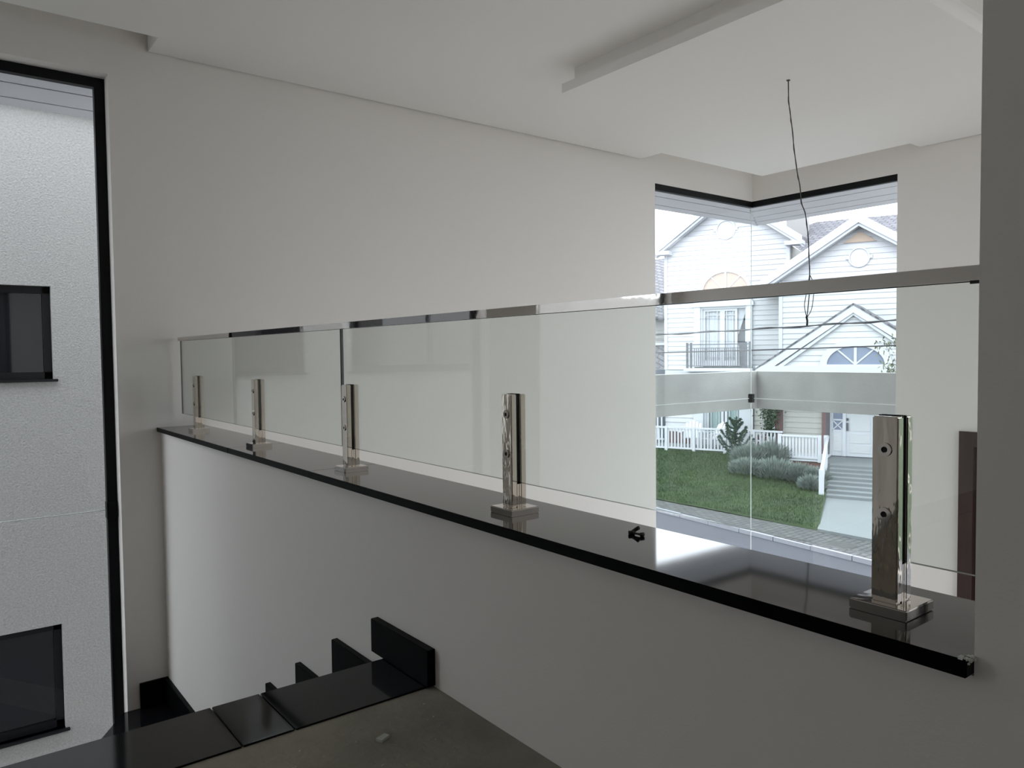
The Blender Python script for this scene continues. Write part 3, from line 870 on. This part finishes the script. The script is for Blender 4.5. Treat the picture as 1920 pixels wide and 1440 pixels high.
# --- long rear roof and grey block
MB(FW).add([(-.3, .0, 2.5), (9, .0, 2.5), (9, -5, 5.22), (.62, -5, 5.22), (.1, -4.6, 5.0),
            (-.3, .0, 2.3), (9, .0, 2.3), (9, -5, 5.02), (.62, -5, 5.02), (.1, -4.6, 4.8)],
           [(0, 1, 2, 3, 4), (9, 8, 7, 6, 5), (0, 5, 6, 1), (1, 6, 7, 2), (2, 7, 8, 3), (3, 8, 9, 4), (4, 9, 5, 0)]).build('roof', M['shingle'], hs)
MB(FW).add([(.62, -5, 5.22), (9, -5, 5.22), (9, -10, 2.6), (.62, -10, 2.6)], [(0, 1, 2, 3)]).build('roof', M['shingle'], hs)
MB(FW).add([(.56, 1.15, 1.87), (2.9, 1.15, 1.87), (2.9, -.0, 2.51), (.56, -.0, 2.51), (.56, 1.15, 1.7), (2.9, 1.15, 1.7), (2.9, 0, 2.3), (.56, 0, 2.3)], [(0, 1, 2, 3), (7, 6, 5, 4), (0, 4, 5, 1), (1, 5, 6, 2), (2, 6, 7, 3), (3, 7, 4, 0)]).build('roof', M['shingle'], hs)
ch = fp(-.28, .46, -4.3, -3.6, 3.6, 6.4, 'grey_block', M['greysiding'])  # plain grey block added for a grey band above the roof
# --- set-back part on the far left
MB(FW).add([(-9, -2.6, 1.5), (-3.9, -2.6, 1.5), (-3.9, -6, 4.35), (-9, -6, 4.35), (-9, -2.6, 1.35), (-3.9, -2.6, 1.35), (-3.9, -6, 4.2), (-9, -6, 4.2)],
           [(0, 1, 2, 3), (7, 6, 5, 4), (0, 4, 5, 1), (1, 5, 6, 2), (2, 6, 7, 3), (3, 7, 4, 0)]).build('roof', M['shingle'], hs)
planks(lambda z: (-9, -3.9), .40, 1.42, -3.0, M['greysiding'])
fp(-9, -3.9, -3.05, -2.9, .30, .40, 'trim_board', M['white'])
MB(FW).add([(-9, -3.0, .32), (-3.9, -3.0, .32), (-3.9, -2.2, -.70), (-9, -2.2, -.70), (-9, -3.0, .1), (-3.9, -3.0, .1), (-3.9, -2.2, -.80), (-9, -2.2, -.80)],
           [(0, 1, 2, 3), (7, 6, 5, 4), (0, 4, 5, 1), (1, 5, 6, 2), (2, 6, 7, 3), (3, 7, 4, 0)]).build('roof', M['shingle'], hs)
planks(lambda z: (-9, -3.9), -1.25, -.72, -2.6, M['greysiding'])
fp(-9, -3.9, -6, -3.05, -3.5, 1.4, 'wall', M['greysiding'])
fp(-9, -3.9, -2.75, -2.6, -2.45, -1.25, 'wall', M['cream'])

# --- portico pediment (nearest)
AQ = (2.98, 1.27); NP = 3.0


def ext_ped(z):
    k = (AQ[1] - z) / .683
    return (AQ[0] - k, AQ[0] + k)


planks(ext_ped, -.50, 1.1, NP - .06, M['siding'])
MB(FW).prism([(.35, -.52), (5.6, -.52), (AQ[0], 1.2)], NG + .04, NP - .07, 'y').build('portico_body', M['cream'], hs)
for s in (-1, 1):
    u1 = AQ[0] + s * 2.87; z1 = AQ[1] - .683 * 2.87
    MB(FW).prism([(AQ[0], AQ[1] + .15), (u1, z1 + .15), (u1, z1 + .09), (AQ[0], AQ[1] + .09)], NG + .04, NP + .12, 'y').build('roof', M['shingle'], hs)
    MB(FW).prism([(AQ[0], AQ[1] + .09), (u1, z1 + .09), (u1 - s * .10, z1 - .12), (AQ[0], AQ[1] - .14)], NP - .02, NP + .10, 'y').build('rake_board', M['white'], hs)
    MB(FW).prism([(AQ[0], AQ[1] - .14), (u1 - s * .3, z1 + .05 - .10), (u1 - s * .35, z1 - .16 ), (AQ[0], AQ[1] - .22)], NP - .03, NP + .06, 'y').build('rake_board', M['white'], hs)
fp(.11, 5.85, NG + .04, NP + .12, -.68, -.47, 'portico_beam', M['white'])
fanlight(3.04, -.43, NP, .80, .56, M['blueglass'], .20, True)

# --- ground floor
fp(-3.98, .60, -.3, .10, -.95, -.68, 'trim_board', M['white'])
fp(.2, 5.4, .9, NG + .05, -1.9, -.68, 'trim_board', M['white'])
fp(-6, 5.4, -.35, -.30, -3.5, -.66, 'wall', M['interior'])
planks(lambda z: (-4.0, -2.87), -3.02, -.9, 0, M['siding'])
planks(lambda z: (-.66, .5), -3.02, -.9, 0, M['cream'])
fp(-4.0, -2.87, -.03, .05, -3.5, -3.02, 'wall', M['redband'])
fp(-.66, .5, -.03, .05, -3.5, -3.02, 'wall', M['redband'])
fp(-2.87, -2.50, -.03, .12, -3.5, -.9, 'door_trim', M['white'])
fp(-1.05, -.68, -.03, .12, -3.5, -.9, 'door_trim', M['white'])
gd = fp(-2.50, -2.42, -.10, .02, -3.48, -1.2, 'patio_door', M['white'])
fp(-1.12, -1.05, -.10, .02, -3.48, -1.2, 'door_stile', M['white'], gd)
leaf(-2.42, -1.78, -.04, -3.48, -1.2, gd, M['gcurtain'])
leaf(-1.74, -1.12, -.04, -3.48, -1.2, gd, M['gcurtain'])
fp(-2.5, -1.05, -.1, .02, -1.2, -.9, 'door_rail', M['white'], gd)
# entrance bay
fp(.50, 5.4, NG - .3, NG - .05, -3.5, -.7, 'wall', M['interior'])
planks(lambda z: (.60, 1.86), -3.47, -1.9, NG, M['cream'])
fp(.54, .62, NG, NG + .06, -3.47, -1.9, 'corner_board', M['white'])
fp(.34, .60, NG - .3, NG + .16, -3.47, -1.85, 'pilaster', M['mauve'])
fp(1.84, 2.07, NG - .1, NG + .16, -3.47, -1.85, 'pilaster', M['mauve'])
fp(1.98, 2.07, NG - .1, NG + .165, -3.47, -1.85, 'pilaster_side', M['iron'])
ed = fp(2.07, 2.13, NG - .05, NG + .06, -3.47, -1.9, 'entrance_door', M['white'])
fp(2.13, 2.52, NG - .05, NG + .02, -3.47, -2.66, 'sidelight_panel', M['white'], ed)
fp(2.17, 2.46, NG + .02, NG + .035, -3.30, -2.78, 'raised_panel', M['siding'], ed)
fp(2.13, 2.52, NG - .05, NG + .0, -2.66, -1.9, 'pane', M['blueglass'], ed)
for z0, z1 in ((-2.68, -2.60), (-2.30, -2.25)): fp(2.13, 2.50, NG - .05, NG + .03, z0, z1, 'muntin', M['white'], ed)
for s in (1, -1):
    a, b = ((2.16, -2.60), (2.46, -2.30)) if s == 1 else ((2.16, -2.30), (2.46, -2.60))
    MB(FW).prism([(a[0] - .0, a[1] + .025), (a[0], a[1] - .025), (b[0], b[1] - .025), (b[0], b[1] + .025)], NG, NG + .03, 'y').build('muntin', M['white'], ed)
fp(2.12, 2.17, NG - .05, NG + .03, -2.66, -1.9, 'muntin', M['white'], ed)
fp(2.46, 2.56, NG - .05, NG + .06, -3.47, -1.9, 'door_stile', M['white'], ed)
lf = MB(FW).box(2.56, 3.40, NG - .04, NG + .02, -3.46, -1.9).build('door_leaf', M['white'], ed)
for z0, z1 in ((-3.34, -3.08), (-3.02, -2.72), (-2.62, -1.95)):
    fp(2.68, 3.28, NG + .02, NG + .035, z0, z1, 'raised_panel', M['siding'], ed)
fp(2.58, 2.63, NG + .02, NG + .07, -2.62, -2.36, 'door_handle', M['iron'], ed)
fp(2.575, 2.635, NG + .02, NG + .06, -2.29, -2.21, 'door_lock', M['iron'], ed)
fp(2.07, 3.46, NG, NG + .10, -3.49, -3.455, 'threshold', M['iron'], ed)
fp(3.40, 3.50, NG - .05, NG + .06, -3.47, -1.9, 'door_stile', M['white'], ed)
# porch deck and brick plinth
fp(-6.2, .8, -.3, 2.0, -3.75, -3.47, 'porch_deck', M['pathm'])
dk = fp(.74, 2.13, 1.25, 3.04, -3.45, -3.41, 'porch_deck', M['white'])
fp(.80, 2.09, 1.25, 2.98, -4.15, -3.45, 'brick_plinth', M['brick'])


# --- white porch fences
def fence(name, label, u0, u1, n, z0, z1, posts, step=.125, pw=.10):
    f = empty(name, FW((u0 + u1) / 2, n, z0 - .05), label, 'fence', 'white porch fences')
    fp(u0, u1, n - .04, n + .04, z1 - .06, z1, 'top_rail', M['white'], f)
    fp(u0, u1, n - .02, n + .02, z0 + .05, z0 + .11, 'bottom_rail', M['white'], f)
    for u in posts: fp(u - pw / 2, u + pw / 2, n - pw / 2, n + pw / 2, z0 - .06, z1 + .01, 'post', M['white'], f)
    s = None; u = u0 + step * .6
    while u < u1 - .04:
        if all(abs(u - p) > pw * .8 for p in posts):
            if s is None: s = fp(u - .0275, u + .0275, n - .015, n + .015, z0 + .11, z1 - .06, 'baluster', M['white'], f); us = u
            else: copy_part(s, f, U_ * (u - us))
        u += step
    return f


fence('porch_fence', 'long white picket fence along the left of the porch behind the conifer', -5.6, .74, 2.03, -3.47, -2.64, (-3.25, -2.25, -1.16, -.2), .118)
fence('porch_fence', 'short white picket fence on the brick plinth beside the entrance path', .80, 2.09, 3.0, -3.41, -2.64, (.85, 2.04), .098)
fence('porch_fence', 'distant white fence at the far left end of the porch', -8.5, -4.0, .2, -3.4, -2.35, (-4.4,), .16)
hr = empty('stair_handrail', FW(2.5, 4.3, -4.1), 'sloping white handrail beside the entrance steps', 'handrail')
MB().tube([FW(2.26, 2.95, -2.66), FW(2.50, 5.62, -3.33)], .05, 6).build('rail', M['white'], hr)
fp(2.44, 2.56, 5.55, 5.69, -4.12, -3.30, 'post', M['white'], hr)
fp(2.16, 2.26, 2.95, 3.05, -3.47, -2.62, 'post', M['white'], hr)
for k in range(1, 9):
    t = k / 9; uu = 2.26 + .24 * t; n_ = 2.95 + 2.67 * t
    fp(uu - .02, uu + .02, n_ - .02, n_ + .02, -3.52 - .62 * t, -2.70 - .66 * t, 'baluster', M['white'], hr)


# --- porch chairs (slatted garden chairs)
def chair(u, n, ang, label, name='garden_chair'):
    base = Vector(FW(u, n, -3.47)); a = math.atan2(U_.y, U_.x) + ang
    def tf(x, y, z): return (base.x + x * math.cos(a) - y * math.sin(a), base.y + x * math.sin(a) + y * math.cos(a), base.z + z)
    e = empty(name, tuple(base), label, 'chair', 'white garden chairs on the porch')
    for i in range(5):
        x = -.24 + .12 * i; h = .95 - .05 * abs(i - 2)
        MB(tf).add([(x - .045, .18, .34), (x + .045, .18, .34), (x + .045, .45, h), (x - .045, .45, h), (x - .045, .205, .34), (x + .045, .205, .34), (x + .045, .475, h), (x - .045, .475, h)],
                   [(0, 1, 2, 3), (7, 6, 5, 4), (0, 4, 5, 1), (1, 5, 6, 2), (2, 6, 7, 3), (3, 7, 4, 0)]).build('back_slat', M['white'], e)
    MB(tf).box(-.27, .27, .30, .33, .55, .62).build('back_rail', M['white'], e)
    for i in range(5):
        MB(tf).box(-.27, .27, -.30 + .10 * i, -.215 + .10 * i, .36 - .012 * i, .38 - .012 * i).build('seat_slat', M['white'], e)
    for s in (-1, 1):
        MB(tf).box(s * .36 - .06, s * .36 + .06, -.36, .34, .56, .585).build('armrest', M['white'], e)
        MB(tf).box(s * .33 - .025, s * .33 + .025, -.33, -.25, 0, .56).build('leg', M['white'], e)
        MB(tf).box(s * .33 - .025, s * .33 + .025, .22, .30, 0, .56).build('leg', M['white'], e)


chair(-2.65, 1.0, .15, 'white slatted garden chair at the left end of the porch')
chair(-1.85, 1.15, -.7, 'white slatted garden chair in front of the curtained patio door')
chair(-.05, 1.0, -.9, 'white slatted garden chair next to the climbing vine')

# ------------------------------------------------------------------ plants
random.seed(21)


def leaf_quad(mb, p, d, l, wd):
    d = d.normalized(); s = d.cross(Vector((random.uniform(-1, 1), random.uniform(-1, 1), random.uniform(-1, 1)))).normalized() * wd
    b = len(mb.v); q = p + d * l
    mb.v += [p, p + d * l * .5 + s, q, p + d * l * .5 - s]; mb.f.append([b, b + 1, b + 2, b + 3]); mb.mi.append(0); mb.sm.append(False)


# young conifer in front of the porch fence
cp = Vector(FW(-.62, 2.8, -3.66))
cf = empty('conifer_sapling', tuple(cp), 'young dark green conifer with upswept branches on the lawn', 'tree')
top = cp + Vector((.04, 0, 1.42))
MB().tube([cp, cp + Vector((0, 0, .7)), top], .035, 7, .008).build('trunk', M['bark'], cf)
for k in range(26):
    t = .12 + .85 * k / 26; a = k * 2.4; L = .62 * (1 - t) + .14
    b0_ = cp + Vector((0, 0, 1.42 * t)); dr_ = Vector((math.cos(a), math.sin(a), .1))
    pts = [b0_, b0_ + dr_ * L * .5 + Vector((0, 0, .02)), b0_ + dr_ * L * .85 + Vector((0, 0, L * .35)), b0_ + dr_ * L + Vector((0, 0, L * .62))]
    m = MB(); m.tube(smooth(pts, 3), .012, 5, .004)
    sp = smooth(pts, 10)
    for i, q in enumerate(sp):
        for _ in range(7):
            dd = Vector((random.uniform(-1, 1), random.uniform(-1, 1), random.uniform(-.3, 1)))
            leaf_quad(m, q, dd, .075, .010)
    m.build('branch', M['conifer'], cf)
m = MB()
for i in range(220):
    t = random.random(); leaf_quad(m, cp + Vector((.04 * t, 0, .25 + 1.22 * t)), Vector((random.uniform(-1, 1), random.uniform(-1, 1), random.uniform(0, 1))), .12 - .03 * t, .016)
m.build('leader', M['conifer'], cf)

# lavender bushes
bushes = [(-.02, 3.3, .62, .72, 'grey-green lavender bush right beside the conifer'), (.62, 3.0, .55, .85, 'tall grey-green lavender bush against the long picket fence'),
          (.95, 4.2, .70, .60, 'wide grey-green lavender bush at the front of the bed'), (1.60, 4.1, .62, .55, 'low grey-green lavender bush below the brick plinth'),
          (2.15, 4.3, .42, .50, 'small grey-green lavender bush beside the white handrail'), (.15, 4.3, .6, .5, 'low grey-green lavender bush spilling onto the lawn'),
          (2.15, 5.0, .42, .40, 'lavender bush nearest the path at the right end of the bed')]
for u, n, rad, h, lab in bushes:
    m = MB(); base = Vector(FW(u, n, ground(u, n)))
    for k in range(2600):
        a = random.uniform(0, 2 * PI); rr = rad * math.sqrt(random.random()) * .9
        p = base + Vector((math.cos(a) * rr * .9, math.sin(a) * rr * .9, random.uniform(0, h * .75) * (1 - (rr / rad) ** 2 * .6)))
        d = Vector((math.cos(a) * rr, math.sin(a) * rr, rad * random.uniform(.5, 1.6)))
        leaf_quad(m, p, d, random.uniform(.12, .28) * h / .6, .010)
    m.build('lavender_bush', M['lavender'], label=lab, cat='bush', group='lavender bushes in front of the porch')

# vine on the porch corner
m = MB()
for k in range(1300):
    z = random.uniform(-2.85, -1.75); ww = .13 + .16 * (z + 2.85)
    p = Vector(FW(.20 + random.gauss(0, ww * .6) - .0, 1.45 + random.uniform(-.12, .15), z))
    leaf_quad(m, p, Vector((random.uniform(-1, 1), random.uniform(-1, 1), random.uniform(-1, .3))), random.uniform(.05, .09), .03)
for k in range(3): m.tube([FW(.22 + .05 * k, 1.42, -3.47), FW(.2 + .03 * k, 1.45, -2.6), FW(.25 - .05 * k, 1.45, -1.8)], .015, 5)
m.build('climbing_vine', M['vine'], label='dark green climbing vine on the porch corner beside the mauve pilaster', cat='vine')

# sapling whose crown reaches into the right edge of the corner window
sp_ = Vector(FW(4.75, 5.3, -3.9))
sg = empty('street_sapling', tuple(sp_), 'thin leafy sapling at the right edge of the corner window before the pediment', 'tree')
MB().tube([sp_, sp_ + Vector((-.05, 0, 1.8)), sp_ + Vector((-.12, .02, 4.0))], .04, 7, .012).build('trunk', M['bark'], sg)
for (du, dz) in ((-.62, 3.55), (-.40, 3.40), (-.70, 4.05), (-.35, 4.15), (.2, 3.9), (.3, 3.4), (-.5, 3.30)):
    m = MB(); tip = sp_ + U_ * du + Vector((0, 0, dz)); m.tube([sp_ + Vector((-.08, 0, dz - .4)), (sp_ + tip) / 2 + Vector((0, 0, dz / 2 - .1)), tip], .012, 5, .005)
    for k in range(46):
        q = tip + Vector((random.gauss(0, .13), random.gauss(0, .13), random.gauss(0, .10)))
        leaf_quad(m, q, Vector((random.uniform(-1, 1), random.uniform(-1, 1), random.uniform(-1.5, -.1))), .13, .022)
    m.build('branch', M['sapl'], sg)

# ------------------------------------------------------------------ overhead cables
def cablepts(xa, za, xb, zb, y=11.0):
    k = (zb - za) / (xb - xa); out = []
    for i in range(60):
        x = -26 + 42 * i / 59; out.append(Vector((x, y, za + (x - xa) * k + .0012 * (x + 7.5) ** 2)))
    return out


p1 = cablepts(-9.73, .325, -5.22, .417)
oc = empty('overhead_cable', (-5, 11, .4), 'upper twisted black cable strung across the street in front of the house', 'cable', 'overhead street cables')
MB().tube(p1, .011, 6).build('strand', M['cable'], oc)
MB().tube([p + Vector((0, .018 * math.cos(i * 1.3), .018 * math.sin(i * 1.3))) for i, p in enumerate(smooth(p1, 3))], .009, 5).build('strand', M['cable'], oc)
MB().tube(cablepts(-9.73, -.013, -5.21, .055), .012, 6).build('overhead_cable', M['cable'], label='lower thin black cable strung across the street in front of the balcony', cat='cable', group='overhead street cables')
